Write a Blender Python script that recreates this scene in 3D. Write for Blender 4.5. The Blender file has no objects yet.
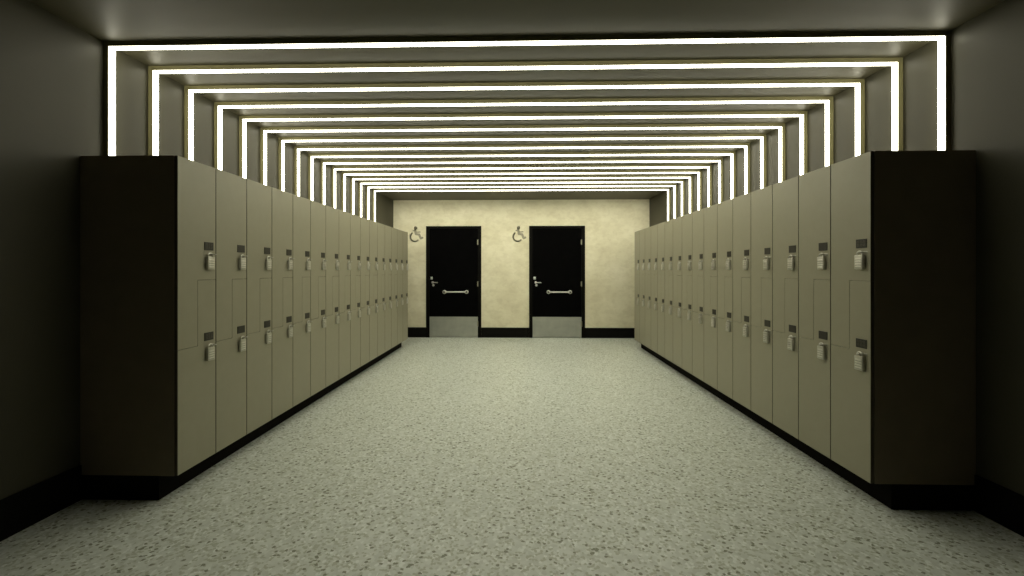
import bpy, bmesh, math, random
from mathutils import Vector, Matrix
random.seed(7)
COL = bpy.context.scene.collection
PI = math.pi

# ------------------------------------------------------------------ dimensions (metres)
XWL, XWR = -2.511, 2.459          # side walls
HC = 2.677                        # ceiling
YB = 8.286                        # far wall
YN = -4.5                         # wall behind the camera
XDL, XDR = -1.9476, 1.9006        # faces of the locker doors
Y1, Y2 = 2.368, 7.2455            # both rows run from Y1 to Y2
ZB, ZT = 0.1386, 1.9533           # underside and top of the lockers
NCOL = 16
CW = (Y2 - Y1) / NCOL
XPL, XPR = -2.0545, 2.0107        # faces of the plinths
DOORT = 0.019

# ------------------------------------------------------------------ materials
def nodes(name):
    m = bpy.data.materials.new(name); m.use_nodes = True
    nt = m.node_tree; b = nt.nodes['Principled BSDF']
    return m, nt, b
def setc(b, col, rough=.5, metal=0., spec=.5):
    b.inputs['Base Color'].default_value = (*col, 1)
    b.inputs['Roughness'].default_value = rough
    b.inputs['Metallic'].default_value = metal
    b.inputs['Specular IOR Level'].default_value = spec
def N(nt, t, **kw):
    n = nt.nodes.new(t)
    for k, v in kw.items():
        if k in n.inputs: n.inputs[k].default_value = v
        else: setattr(n, k, v)
    return n
def ramp(nt, stops, interp='LINEAR'):
    r = nt.nodes.new('ShaderNodeValToRGB'); cr = r.color_ramp; cr.interpolation = interp
    while len(cr.elements) < len(stops): cr.elements.new(.5)
    for e, (p, c) in zip(cr.elements, stops):
        e.position = p; e.color = (*c, 1) if len(c) == 3 else c
    return r
def mix(nt, fac, a, b):
    m = nt.nodes.new('ShaderNodeMix'); m.data_type = 'RGBA'
    for sock, v in ((m.inputs[0], fac), (m.inputs[6], a), (m.inputs[7], b)):
        if isinstance(v, bpy.types.NodeSocket): nt.links.new(v, sock)
        else: sock.default_value = v if isinstance(v, float) else (*v, 1)
    return m.outputs[2]
def bumped(nt, b, height, dist, strength=.5):
    bp = N(nt, 'ShaderNodeBump'); bp.inputs['Distance'].default_value = dist
    bp.inputs['Strength'].default_value = strength
    nt.links.new(height, bp.inputs['Height']); nt.links.new(bp.outputs[0], b.inputs['Normal'])
def mottled(name, c0, c1, scale, rough=.5, metal=0., spec=.5, detail=4., bump=0.):
    m, nt, b = nodes(name); setc(b, c0, rough, metal, spec)
    tc = N(nt, 'ShaderNodeTexCoord')
    n = N(nt, 'ShaderNodeTexNoise', Scale=scale, Detail=detail)
    nt.links.new(tc.outputs['Object'], n.inputs['Vector'])
    r = ramp(nt, [(.3, c0), (.7, c1)]); nt.links.new(n.outputs[0], r.inputs[0])
    nt.links.new(r.outputs[0], b.inputs['Base Color'])
    if bump: bumped(nt, b, n.outputs[0], bump)
    return m

M = {}
M['dark_paint'] = mottled('charcoal wall paint', (.048, .045, .028), (.054, .050, .031), 3., rough=.5, spec=.3)
M['ceiling_paint'] = mottled('charcoal ceiling paint', (.066, .061, .035), (.073, .067, .038), 2., rough=.5, spec=.3)
M['skirting'] = mottled('black skirting', (.003, .003, .0025), (.004, .004, .003), 20., rough=.7, spec=.08)
M['plinth'] = mottled('black plinth board', (.006, .0055, .004), (.008, .007, .005), 25., rough=.8, spec=.05)
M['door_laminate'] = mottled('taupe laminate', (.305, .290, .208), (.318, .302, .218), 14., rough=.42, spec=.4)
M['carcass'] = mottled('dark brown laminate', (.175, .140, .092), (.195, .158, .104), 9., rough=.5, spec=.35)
M['edge'] = mottled('black edge band', (.075, .062, .042), (.085, .070, .048), 30., rough=.6, spec=.2)
M['plate'] = mottled('dark lock plate', (.022, .020, .013), (.026, .024, .016), 60., rough=.4, spec=.4)
M['plate_rim'] = mottled('grey plate rim', (.050, .047, .034), (.056, .053, .038), 60., rough=.35, metal=.3)
M['steel'] = mottled('satin steel', (.62, .61, .56), (.70, .69, .63), 90., rough=.28, metal=1.)
M['hasp_steel'] = mottled('grey steel hasp', (.42, .41, .36), (.48, .47, .42), 90., rough=.35, metal=.9)
M['padlock_shell'] = mottled('pale satin padlock shell', (.50, .49, .42), (.56, .55, .47), 120., rough=.38, metal=.35)
M['dial'] = mottled('dark dial gap', (.14, .135, .11), (.17, .16, .13), 120., rough=.5, metal=.2)
M['door_black'] = mottled('black door leaf', (.002, .002, .002), (.003, .003, .003), 8., rough=.7, spec=.0)
M['frame_black'] = mottled('black door frame', (.003, .0028, .002), (.004, .0037, .0026), 8., rough=.6, spec=.05)
M['kick'] = mottled('brushed kick plate', (.36, .37, .33), (.43, .44, .39), 7., rough=.42, metal=.75)
M['sign'] = mottled('grey metal sign', (.25, .235, .165), (.28, .265, .19), 40., rough=.5, metal=.2)
M['profile'] = mottled('glow tinted light profile', (.15, .138, .062), (.165, .15, .07), 20., rough=.5, spec=.3)  # olive base colour stands in for the strips' glow on the near plate

# light diffuser: it gives off light
LED_COL, LED_STR = (1.0, .967, .785), 9.0
m, nt, b = nodes('lit opal diffuser'); setc(b, (.85, .84, .75), .5)
b.inputs['Emission Color'].default_value = (*LED_COL, 1); b.inputs['Emission Strength'].default_value = LED_STR
M['led'] = m

# cream plaster of the far wall
m, nt, b = nodes('cream mineral plaster'); setc(b, (.6, .57, .42), .75, 0, .25)
tc = N(nt, 'ShaderNodeTexCoord')
mp = N(nt, 'ShaderNodeMapping'); mp.inputs['Scale'].default_value = (1.0, 1.0, 1.5)
nt.links.new(tc.outputs['Object'], mp.inputs[0])
n1 = N(nt, 'ShaderNodeTexNoise', Scale=1.8, Detail=7., Roughness=.62)
n2 = N(nt, 'ShaderNodeTexNoise', Scale=9., Detail=5., Roughness=.6, Distortion=.6)
for n_ in (n1, n2): nt.links.new(mp.outputs[0], n_.inputs['Vector'])
r1 = ramp(nt, [(.34, (.59, .55, .39)), (.5, (.655, .62, .45)), (.68, (.715, .68, .515))])
r2 = ramp(nt, [(.38, (.86, .845, .81)), (.55, (1, 1, 1))])
nt.links.new(n1.outputs[0], r1.inputs[0]); nt.links.new(n2.outputs[0], r2.inputs[0])
mm = nt.nodes.new('ShaderNodeMix'); mm.data_type = 'RGBA'; mm.blend_type = 'MULTIPLY'; mm.inputs[0].default_value = .55
nt.links.new(r1.outputs[0], mm.inputs[6]); nt.links.new(r2.outputs[0], mm.inputs[7])
nt.links.new(mm.outputs[2], b.inputs['Base Color'])
bumped(nt, b, n2.outputs[0], .002, .3)
M['plaster'] = m

# flecked vinyl floor
m, nt, b = nodes('flecked vinyl floor'); setc(b, (.5, .5, .4), .42, 0, .4)
tc = N(nt, 'ShaderNodeTexCoord')
def vor(scale, seed, stretch=(1, 1, 1), warp=.012):
    mp = N(nt, 'ShaderNodeMapping'); mp.inputs['Location'].default_value = (seed, seed * .7, seed * .3)
    mp.inputs['Scale'].default_value = stretch
    nz = N(nt, 'ShaderNodeTexNoise', Scale=45., Detail=3.)
    nt.links.new(tc.outputs['Object'], nz.inputs['Vector'])
    vm = N(nt, 'ShaderNodeVectorMath', operation='MULTIPLY_ADD')
    nt.links.new(nz.outputs['Color'], vm.inputs[0]); vm.inputs[1].default_value = (warp,) * 3
    nt.links.new(tc.outputs['Object'], vm.inputs[2]); nt.links.new(vm.outputs[0], mp.inputs[0])
    v = N(nt, 'ShaderNodeTexVoronoi', Scale=scale); v.voronoi_dimensions = '2D'
    nt.links.new(mp.outputs[0], v.inputs['Vector'])
    sp = N(nt, 'ShaderNodeSeparateColor'); nt.links.new(v.outputs['Color'], sp.inputs[0])
    return v, sp
def mth(op, a, b_=None):
    n_ = N(nt, 'ShaderNodeMath', operation=op)
    for i, v in enumerate((a, b_)):
        if v is None: continue
        if isinstance(v, bpy.types.NodeSocket): nt.links.new(v, n_.inputs[i])
        else: n_.inputs[i].default_value = v
    return n_.outputs[0]
vA, sA = vor(52., 0., (1, 1, 1))
base = ramp(nt, [(0, (.64, .68, .61)), (.5, (.715, .76, .69)), (1, (.78, .825, .76))]); nt.links.new(sA.outputs[0], base.inputs[0])
col = base.outputs[0]
vP, sP = vor(64., 3.1, (1, .8, 1))
pale = mth('MULTIPLY', mth('GREATER_THAN', sP.outputs[1], .84), mth('LESS_THAN', vP.outputs['Distance'], .55))
col = mix(nt, pale, col, (.86, .905, .85))
vG, sG = vor(78., 8.3, (1, 1, 1))
mid = mth('MULTIPLY', mth('GREATER_THAN', sG.outputs[0], .74), mth('LESS_THAN', vG.outputs['Distance'], .6))
col = mix(nt, mid, col, (.53, .565, .46))
vD, sD = vor(66., 5.7, (.9, 1.1, 1), .02)
dark = mth('MULTIPLY', mth('GREATER_THAN', sD.outputs[2], .93), mth('LESS_THAN', vD.outputs['Distance'], .56))
col = mix(nt, dark, col, (.26, .285, .20))
nt.links.new(col, b.inputs['Base Color'])
M['floor'] = m

# ------------------------------------------------------------------ mesh helpers
def link(name, bm, mat, parent=None, smooth=False):
    me = bpy.data.meshes.new(name); bmesh.ops.recalc_face_normals(bm, faces=bm.faces[:]); bm.to_mesh(me); bm.free()
    o = bpy.data.objects.new(name, me); COL.objects.link(o)
    me.materials.append(M[mat] if isinstance(mat, str) else mat)
    if smooth:
        for p in me.polygons: p.use_smooth = True
        if hasattr(me, 'set_sharp_from_angle'): me.set_sharp_from_angle(angle=math.radians(40))
    if parent: o.parent = parent
    return o
def box(bm, x0, x1, y0, y1, z0, z1, bev=0., seg=2):
    g = bmesh.ops.create_cube(bm, size=1.)
    bmesh.ops.transform(bm, verts=g['verts'], matrix=Matrix.Translation(((x0 + x1) / 2, (y0 + y1) / 2, (z0 + z1) / 2)) @ Matrix.Diagonal((x1 - x0, y1 - y0, z1 - z0, 1)))
    if bev:
        es = list({e for v in g['verts'] for e in v.link_edges})
        bmesh.ops.bevel(bm, geom=es, offset=bev, segments=seg, profile=.5, affect='EDGES')
def prism(bm, pts, n0, n1, frame, bev=0.):
    """outline pts (u, z) swept from n0 to n1; frame(u, n, z) -> xyz"""
    a = [bm.verts.new(frame(u, n0, z)) for u, z in pts]; c = [bm.verts.new(frame(u, n1, z)) for u, z in pts]
    fs = [bm.faces.new(a[::-1]), bm.faces.new(c)]
    k = len(pts)
    for i in range(k): fs.append(bm.faces.new((a[i], a[(i + 1) % k], c[(i + 1) % k], c[i])))
    if bev:
        bmesh.ops.recalc_face_normals(bm, faces=fs)
        es = [e for e in fs[1].edges]
        bmesh.ops.bevel(bm, geom=es, offset=bev, segments=2, profile=.5, affect='EDGES')
def tube(bm, pts, r, n=12, caps=True):
    pts = [Vector(p) for p in pts]; rings = []
    t0 = (pts[1] - pts[0]).normalized()
    up = Vector((0, 0, 1)) if abs(t0.z) < .9 else Vector((0, 1, 0))
    side = t0.cross(up).normalized()
    for i, p in enumerate(pts):
        t = (pts[min(i + 1, len(pts) - 1)] - pts[max(i - 1, 0)]).normalized()
        side = (side - t * side.dot(t)).normalized(); v = t.cross(side)
        rings.append([bm.verts.new(p + (side * math.cos(2 * PI * k / n) + v * math.sin(2 * PI * k / n)) * r) for k in range(n)])
    for a, c in zip(rings, rings[1:]):
        for k in range(n): bm.faces.new((a[k], a[(k + 1) % n], c[(k + 1) % n], c[k]))
    if caps: bm.faces.new(rings[0][::-1]); bm.faces.new(rings[-1])
def lathe(bm, prof, centre, axis='Y', n=32):
    """prof: (radius, height along axis); closed by caps where radius is 0"""
    c = Vector(centre); rings = []
    for r, h in prof:
        ring = []
        for k in range(n):
            a = 2 * PI * k / n; u, v = r * math.cos(a), r * math.sin(a)
            d = {'Y': (u, h, v), 'Z': (u, v, h), 'X': (h, u, v)}[axis]
            ring.append(bm.verts.new(c + Vector(d)))
        rings.append(ring)
    for a, e in zip(rings, rings[1:]):
        for k in range(n): bm.faces.new((a[k], a[(k + 1) % n], e[(k + 1) % n], e[k]))
    bm.faces.new(rings[0][::-1]); bm.faces.new(rings[-1])
def B(): return bmesh.new()
def struct(name, bm, mat, label=None, category=None):
    o = link(name, bm, mat); o['kind'] = 'structure'
    if label: o['label'] = label
    if category: o['category'] = category
    return o
def thing(name, loc, label, cat, group=None, kind=None):
    o = bpy.data.objects.new(name, None); COL.objects.link(o); o.location = loc; o.empty_display_size = .1
    o['label'] = label; o['category'] = cat
    if group: o['group'] = group
    if kind: o['kind'] = kind
    return o

# ------------------------------------------------------------------ the setting
T = .15
bm = B(); box(bm, XWL - T, XWR + T, YN - T, YB + T, -.12, 0); struct('floor', bm, 'floor', 'pale grey green flecked vinyl floor between the locker rows', 'floor')
bm = B(); box(bm, XWL - T, XWR + T, YN - T, YB + T, HC, HC + .12); struct('ceiling', bm, 'ceiling_paint', 'dark charcoal flat ceiling crossed by the light lines', 'ceiling')
bm = B(); box(bm, XWL - T, XWL, YN - T, YB + T, 0, HC); struct('wall_left', bm, 'dark_paint', 'dark charcoal wall behind the left locker row', 'wall')
bm = B(); box(bm, XWR, XWR + T, YN - T, YB + T, 0, HC); struct('wall_right', bm, 'dark_paint', 'dark charcoal wall behind the right locker row', 'wall')
bm = B(); box(bm, XWL, XWR, YN - T, YN, 0, HC); struct('wall_front', bm, 'dark_paint', 'dark charcoal wall behind the viewer', 'wall')

# far wall with two door openings
DOORS = [(-1.866, -.789), (.141, 1.220)]
ZF = 2.169
bm = B()
xs = [XWL, DOORS[0][0], DOORS[0][1], DOORS[1][0], DOORS[1][1], XWR]
for i in (0, 2, 4): box(bm, xs[i], xs[i + 1], YB, YB + T, 0, ZF)
box(bm, XWL, XWR, YB, YB + T, ZF, HC)
struct('wall_back', bm, 'plaster', 'cream mottled plaster wall at the end of the room holding two black doors', 'wall')
# skirtings
def skirt(name, x0, x1, y0, y1):
    bm = B(); box(bm, x0, x1, y0, y1, 0, .197, .002); return struct(name, bm, 'skirting')
SK = .012
skirt('baseboard_left', XWL, XWL + SK, YN, Y1 - .002); skirt('baseboard_left', XWL, XWL + SK, Y2 + .002, YB - SK)
skirt('baseboard_right', XWR - SK, XWR, YN, Y1 - .002); skirt('baseboard_right', XWR - SK, XWR, Y2 + .002, YB - SK)
for i in (0, 2, 4): skirt('baseboard_back', xs[i] + (SK if i == 0 else .001), xs[i + 1] - (SK if i == 4 else .001), YB - SK, YB)
skirt('baseboard_front', XWL + SK, XWR - SK, YN, YN + SK)

# ------------------------------------------------------------------ the two accessible toilet doors
def wc_door(n, x0, x1, label):
    jw = .064
    root = thing('door_%d' % n, ((x0 + x1) / 2, YB, 0), label, 'door', kind='structure')
    ox = (x0 + x1) / 2
    def part(name, bm, mat, parent=root, smooth=False):
        bmesh.ops.translate(bm, verts=bm.verts[:], vec=(-ox, -YB, 0)) if parent is root else None
        return link(name, bm, mat, parent, smooth)
    bm = B()
    prism(bm, [(x0, 0), (x0, ZF), (x1, ZF), (x1, 0), (x1 - jw, 0), (x1 - jw, ZF - .045), (x0 + jw, ZF - .045), (x0 + jw, 0)],
          -.0, 1., lambda u, k, z: (u, YB - .018 + k * .13, z))
    part('door_frame', bm, 'frame_black')
    lx0, lx1 = x0 + jw + .002, x1 - jw - .002
    yf = YB - .004                                       # front face of the leaf
    bm = B(); box(bm, lx0, lx1, yf, yf + .04, .008, ZF - .048, .0015); part('door_leaf', bm, 'door_black')
    bm = B(); box(bm, lx0 + .001, lx1 - .001, yf - .0025, yf, .010, .405, .0008); part('kick_plate', bm, 'kick')
    # pull bar with round roses
    bx0, bx1, bz = ox - .175, ox + .255, .888
    if n == 2: bx0, bx1 = ox - .167, ox + .248
    bm = B(); tube(bm, [(bx0, yf - .045, bz), (bx1, yf - .045, bz)], .0155, 16)
    bar = part('pull_bar', bm, 'steel', smooth=True)
    for bx in (bx0, bx1):
        bm = B()
        lathe(bm, [(.036, 0), (.036, -.006), (.032, -.010), (.018, -.011), (.018, -.044), (.034, -.046), (.036, -.052), (.034, -.061), (.022, -.063), (.020, -.058)], (bx, yf, bz))
        rose = part('rose', bm, 'steel', smooth=True)
        bm = B(); lathe(bm, [(.019, -.058), (.019, -.0605), (.010, -.0610), (.009, -.0590)], (bx - ox, yf - YB, bz), n=20); link('screw_cap', bm, 'frame_black', rose)
    # lever handle
    hx, hz = lx0 + .062, 1.073
    bm = B(); lathe(bm, [(.024, 0), (.024, -.007), (.011, -.009), (.010, -.045), (.004, -.047)], (hx, yf, hz), n=24)
    tube(bm, [(hx, yf - .040, hz), (hx + .03, yf - .045, hz), (hx + .105, yf - .045, hz - .002)], .0085, 12)
    part('door_handle', bm, 'steel', smooth=True)
    bm = B(); lathe(bm, [(.023, 0), (.023, -.006), (.010, -.008), (.009, -.012)], (hx + .012, yf, 1.018), n=24)
    box(bm, hx + .0105, hx + .0135, yf - .018, yf - .010, 1.008, 1.028, .0005); part('key_cylinder', bm, 'steel', smooth=True)
    bm = B(); box(bm, hx - .044, hx + .002, yf - .012, yf, 1.128, 1.184, .006, 3)
    lathe(bm, [(.012, -.012), (.012, -.020), (.009, -.022)], (hx - .021, yf, 1.156), n=20); part('occupancy_bolt', bm, 'steel', smooth=True)
    for z in (1.046, 1.855, .27):
        bm = B(); lathe(bm, [(.003, -.054), (.0065, -.050), (.0065, .050), (.003, .054)], (lx1 + .003, yf - .012, z), 'Z', 12)
        box(bm, lx1 - .014, lx1 - .002, yf - .003, yf, z - .045, z + .045, .0005); part('hinge', bm, 'sign', smooth=True)
wc_door(1, *DOORS[0], 'black flush door on the left of the end wall, with pull bar and steel kick plate')
wc_door(2, *DOORS[1], 'black flush door on the right of the end wall, with pull bar and steel kick plate')

# ------------------------------------------------------------------ wheelchair symbols (cut metal, on the wall)
def symbol(x, z, label):
    r = .0105; w = .247
    bm = B()
    def pl(pts, r=r):
        # flat bar following pts with round joints, 6 mm thick
        for (a, c) in zip(pts, pts[1:]):
            a = Vector(a); c = Vector(c); d = (c - a); L = d.length
            if L < 1e-6: continue
            d /= L; nrm = Vector((-d.y, d.x)) * r
            q = [a - nrm, c - nrm, c + nrm, a + nrm]
            prism(bm, [(p.x, p.y) for p in q], 0, 1, lambda u, k, zz: (u, -.001 - k * .006, zz))
        for p in pts: prism(bm, [(p[0] + r * math.cos(2 * PI * i / 12), p[1] + r * math.sin(2 * PI * i / 12)) for i in range(12)], 0, 1, lambda u, k, zz: (u, -.001 - k * .0062, zz))
    # head ring, leaning torso, raised elbow, forward arm, thigh, shin and foot, wheel arc
    hx, hz, hr = -.018, .122, .021
    pl([(hx + hr * math.cos(t * PI / 10), hz + hr * math.sin(t * PI / 10)) for t in range(21)], .012)
    pl([(-.026, .088), (-.012, .004), (.052, -.006), (.082, -.080), (.112, -.068)], .022)
    pl([(-.026, .082), (-.066, .066)], .012)
    pl([(-.022, .052), (.018, .040), (.068, .044)], .012)
    pl([(-.034 + .088 * math.cos(math.radians(a)), -.052 + .088 * math.sin(math.radians(a))) for a in range(126, 322, 9)], .0155)
    o = link('accessibility_sign', bm, 'sign'); o.location = (x, YB, z)
    o['label'] = label; o['category'] = 'sign'; o['group'] = 'wheelchair symbols on the end wall'
symbol(-2.055, 2.012, 'grey wheelchair symbol on the cream wall beside the end of the left lockers')
symbol(-.047, 2.012, 'grey wheelchair symbol on the cream wall between the two black doors')

# ------------------------------------------------------------------ portal light lines
Y0, SP, LW, PD = 2.503, .30775, .038, .038
PLACES = {0: 'nearest the viewer', 15: 'farthest, nearest the cream end wall'}
ORD = ['first', 'second', 'third', 'fourth', 'fifth', 'sixth', 'seventh', 'eighth']
def place_word(k, n, near='from the viewer', far='from the end wall'):
    return ('%s %s' % (ORD[k], near)) if k < n / 2 else ('%s %s' % (ORD[n - 1 - k], far))
def make_light():
    root = thing('light_frame', (0, 0, 0), '', 'light')
    zt = ZT + .001
    d = .009      # the near side is shielded by a thin plate coloured to imitate strip glow, the opal diffuser stands proud of it
    def u_shape(o, i):
        xl, xr, zc = XWL, XWR, HC
        return [(xl + o, zt), (xl + o, zc - o), (xr - o, zc - o), (xr - o, zt), (xr - i, zt), (xr - i, zc - i), (xl + i, zc - i), (xl + i, zt)]
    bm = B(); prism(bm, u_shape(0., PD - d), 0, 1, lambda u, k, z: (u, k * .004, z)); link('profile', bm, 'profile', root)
    e = .0041
    for nm, pts in (('left', [(XWL + .0005, zt), (XWL + PD, zt), (XWL + PD, HC - PD), (XWL + .0005, HC - .0005)]),
                    ('top', [(XWL + .0005, HC - .0005), (XWL + PD, HC - PD), (XWR - PD, HC - PD), (XWR - .0005, HC - .0005)]),
                    ('right', [(XWR - .0005, HC - .0005), (XWR - PD, HC - PD), (XWR - PD, zt), (XWR - .0005, zt)])):
        wd = LW - e - (.006 if nm == 'top' else 0)
        bm = B(); prism(bm, pts, 0, 1, lambda u, k, z: (u, e + k * wd, z)); link('diffuser', bm, 'led', root)  # far side, turned from the camera, glows full height: added for halo and fill light
    return root
def dup(root):
    r = root.copy(); COL.objects.link(r)
    for ch in list(root.children):
        c = ch.copy(); COL.objects.link(c); c.parent = r
        for g in ch.children:
            d = g.copy(); COL.objects.link(d); d.parent = c
    return r
first = make_light()
for k in range(16):
    r = first if k == 0 else dup(first)
    r.location = (0, Y0 + k * SP, 0)
    r['group'] = 'light lines running up the walls and over the ceiling'
    r['label'] = 'glowing white light line over walls and ceiling, %s' % place_word(k, 16)

# ------------------------------------------------------------------ lockers with interlocking upper and lower doors
UP, LO, UH = 1.243, .848, .5          # the doors meet at these heights; UH is where the step sits across the width
G, g2 = .0030, .0009                  # half gaps: between lockers, between the two doors
def make_locker(side):
    """local frame: u across (left to right as one faces the door), n out of the door, z up"""
    if side == 'L': fr = lambda u, n, z: (n, u, z)          # faces +X, u along +Y
    else:           fr = lambda u, n, z: (-n, -u, z)        # faces -X, u along -Y
    root = thing('locker', (0, 0, 0), '', 'locker')
    depth = (XDL - XWL) if side == 'L' else (XWR - XDR)
    bm = B()                                                # hollow case: sides, top, bottom, back
    t = .016; db = -DOORT - .002; w = CW
    def slab(u0, u1, n0, n1, z0, z1):
        p = fr(u0, n0, z0), fr(u1, n1, z1)
        box(bm, *[v for a in zip(*p) for v in (min(a), max(a))])
    back = -depth + .001
    slab(0.0002, t, back, db, ZB, ZT); slab(w - t, w - .0002, back, db, ZB, ZT)
    slab(t, w - t, back, db, ZB, ZB + t); slab(t, w - t, back, db, ZT - t, ZT); slab(t, w - t, back, back + .006, ZB + t, ZT - t)
    slab(t, w - t, back + .006, db - .03, (UP + LO) / 2 - t / 2, (UP + LO) / 2 + t / 2)
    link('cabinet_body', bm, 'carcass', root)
    m_ = w * UH
    up = [(G, ZT - .001), (G, LO + g2), (m_ - g2, LO + g2), (m_ - g2, UP + g2), (w - G, UP + g2), (w - G, ZT - .001)]
    lo = [(G, ZB + .001), (w - G, ZB + .001), (w - G, UP - g2), (m_ + g2, UP - g2), (m_ + g2, LO - g2), (G, LO - g2)]
    for nm, pts, zp, zl in (('upper_door', up, 1.452, 1.402), ('lower_door', lo, .893, .838)):
        bm = B(); prism(bm, pts, -DOORT, 0, fr, .0012); door = link(nm, bm, 'door_laminate', root)
        door.data.materials.append(M['edge'])
        for p in door.data.polygons:
            if abs(p.normal.x) < .3: p.material_index = 1
        uc = .2415
        bm = B()
        def rb(u0, u1, n0, n1, z0, z1, bev):
            p = fr(u0, n0, z0), fr(u1, n1, z1)
            box(bm, *[v for a in zip(*p) for v in (min(a), max(a))], bev)
        rb(uc - .038, uc + .038, 0, .0035, zp - .025, zp + .025, .0012)
        pl = link('number_plate', bm, 'plate', door)
        bm = B()
        for du in (-.020, 0, .020):
            for dz in (-.009, .010):
                rb(uc + du - .008, uc + du + .008, .0035, .0046, zp + dz - .007, zp + dz + .007, .0004)
        link('raised_marks', bm, 'plate_rim', pl)
        # hasp: oval base and a staple standing out of the door
        bm = B()
        rb(uc - .004, uc + .040, 0, .0022, zl - .006, zl + .006, .0008)
        a, c = uc + .003, uc + .031
        pts_ = [(a, 0), (a, .020)] + [(uc + .017 - .014 * math.cos(q), .020 + .014 * math.sin(q)) for q in (PI * i / 8 for i in range(1, 8))] + [(c, .020), (c, 0)]
        tube(bm, [fr(u, n, zl) for u, n in pts_], .0026, 10)
        link('hasp', bm, 'hasp_steel', door, smooth=True)
    return root
def make_padlock(side):
    """origin at the hasp; hangs below it"""
    if side == 'L': fr = lambda u, n, z: (n, u, z)
    else:           fr = lambda u, n, z: (-n, -u, z)
    root = thing('padlock', (0, 0, 0), '', 'padlock')
    def bx_(bm, u0, u1, n0, n1, z0, z1, bev, seg=2):
        p = fr(u0, n0, z0), fr(u1, n1, z1)
        box(bm, *[v for a in zip(*p) for v in (min(a), max(a))], bev, seg)
    bm = B(); bx_(bm, -.029, .029, .003, .020, -.094, -.014, .0035, 3); body = link('padlock_body', bm, 'padlock_shell', root, smooth=True)
    for i in range(4):                                       # four number wheels across the front
        z = -.036 - i * .0142
        bm = B(); bx_(bm, -.021, .021, .0175, .0210, z - .0055, z + .0055, .0012)
        link('number_wheel', bm, 'steel', body, smooth=True)
        bm = B(); bx_(bm, -.024, .024, .0185, .0203, z - .0082, z - .0062, .0003); link('wheel_slot', bm, 'dial', body)
    bm = B(); zs = .002
    pts = [(-.0185, -.03), (-.0185, zs - .012)] + [(-.0185 * math.cos(q), zs - .012 + .0175 * math.sin(q)) for q in (PI * i / 10 for i in range(1, 10))] + [(.0185, zs - .012), (.0185, -.03)]
    tube(bm, [fr(u, .0115, z) for u, z in pts], .0038, 10)
    link('shackle', bm, 'steel', root, smooth=True)
    return root
for side, X in (('L', XDL), ('R', XDR)):
    row = 'left' if side == 'L' else 'right'
    lk0 = make_locker(side); pd0 = make_padlock(side)
    for k in range(NCOL):
        y = Y1 + k * CW if side == 'L' else Y1 + (k + 1) * CW
        lk = lk0 if k == 0 else dup(lk0); lk.location = (X, y, 0)
        lk['group'] = 'taupe lockers in the %s row' % row
        if k == 0: lk['label'] = 'nearest taupe locker of the %s row, its dark brown side facing the viewer' % row
        elif k == NCOL - 1: lk['label'] = 'last taupe locker of the %s row, nearest the cream end wall' % row
        else: lk['label'] = 'taupe locker with stepped doors in the %s row, %s' % (row, place_word(k, NCOL, 'from its near end', 'from its far end'))
        for which, z in (('upper', 1.402), ('lower', .838)):
            firstpd = (k == 0 and which == 'upper')
            pd = pd0 if firstpd else dup(pd0)
            uc = .2415
            pd.location = (X, y + (uc if side == 'L' else -uc), z)
            pd['group'] = 'padlocks on the %s doors of the %s row' % (which, row)
            pd['label'] = 'pale combination padlock on the %s door of the %s row, %s' % (which, row, place_word(k, NCOL, 'from its near end', 'from its far end'))
    # plinth
    bm = B()
    if side == 'L': box(bm, XWL + .001, XPL, Y1 + .001, Y2 - .001, 0, ZB, .001)
    else: box(bm, XPR, XWR - .001, Y1 + .001, Y2 - .001, 0, ZB, .001)
    o = link('plinth', bm, 'plinth'); o['category'] = 'plinth'
    o['label'] = 'long black recessed plinth under the %s row of lockers' % row

# ------------------------------------------------------------------ world, camera, view
w = bpy.data.worlds.new('World'); bpy.context.scene.world = w; w.use_nodes = True
w.node_tree.nodes['Background'].inputs[0].default_value = (0, 0, 0, 1); w.node_tree.nodes['Background'].inputs[1].default_value = 0
cam = bpy.data.cameras.new('Camera'); co = bpy.data.objects.new('Camera', cam); COL.objects.link(co)
cam.lens = 15.0; cam.sensor_width = 36.; cam.sensor_fit = 'HORIZONTAL'; cam.shift_y = -.01685; cam.clip_start = .05
co.location = (0, 0, 1.3); co.rotation_euler = (PI / 2, 0, .0231)
sc = bpy.context.scene; sc.camera = co
sc.view_settings.view_transform = 'Standard'; sc.view_settings.look = 'None'
sc.view_settings.gamma = 1.; sc.view_settings.exposure = 0.; sc.view_settings.use_curve_mapping = False
sc.cycles.use_denoising = True; sc.cycles.use_adaptive_sampling = False
sc.cycles.max_bounces = 8; sc.cycles.diffuse_bounces = 5
sc.cycles.sample_clamp_indirect = 6.
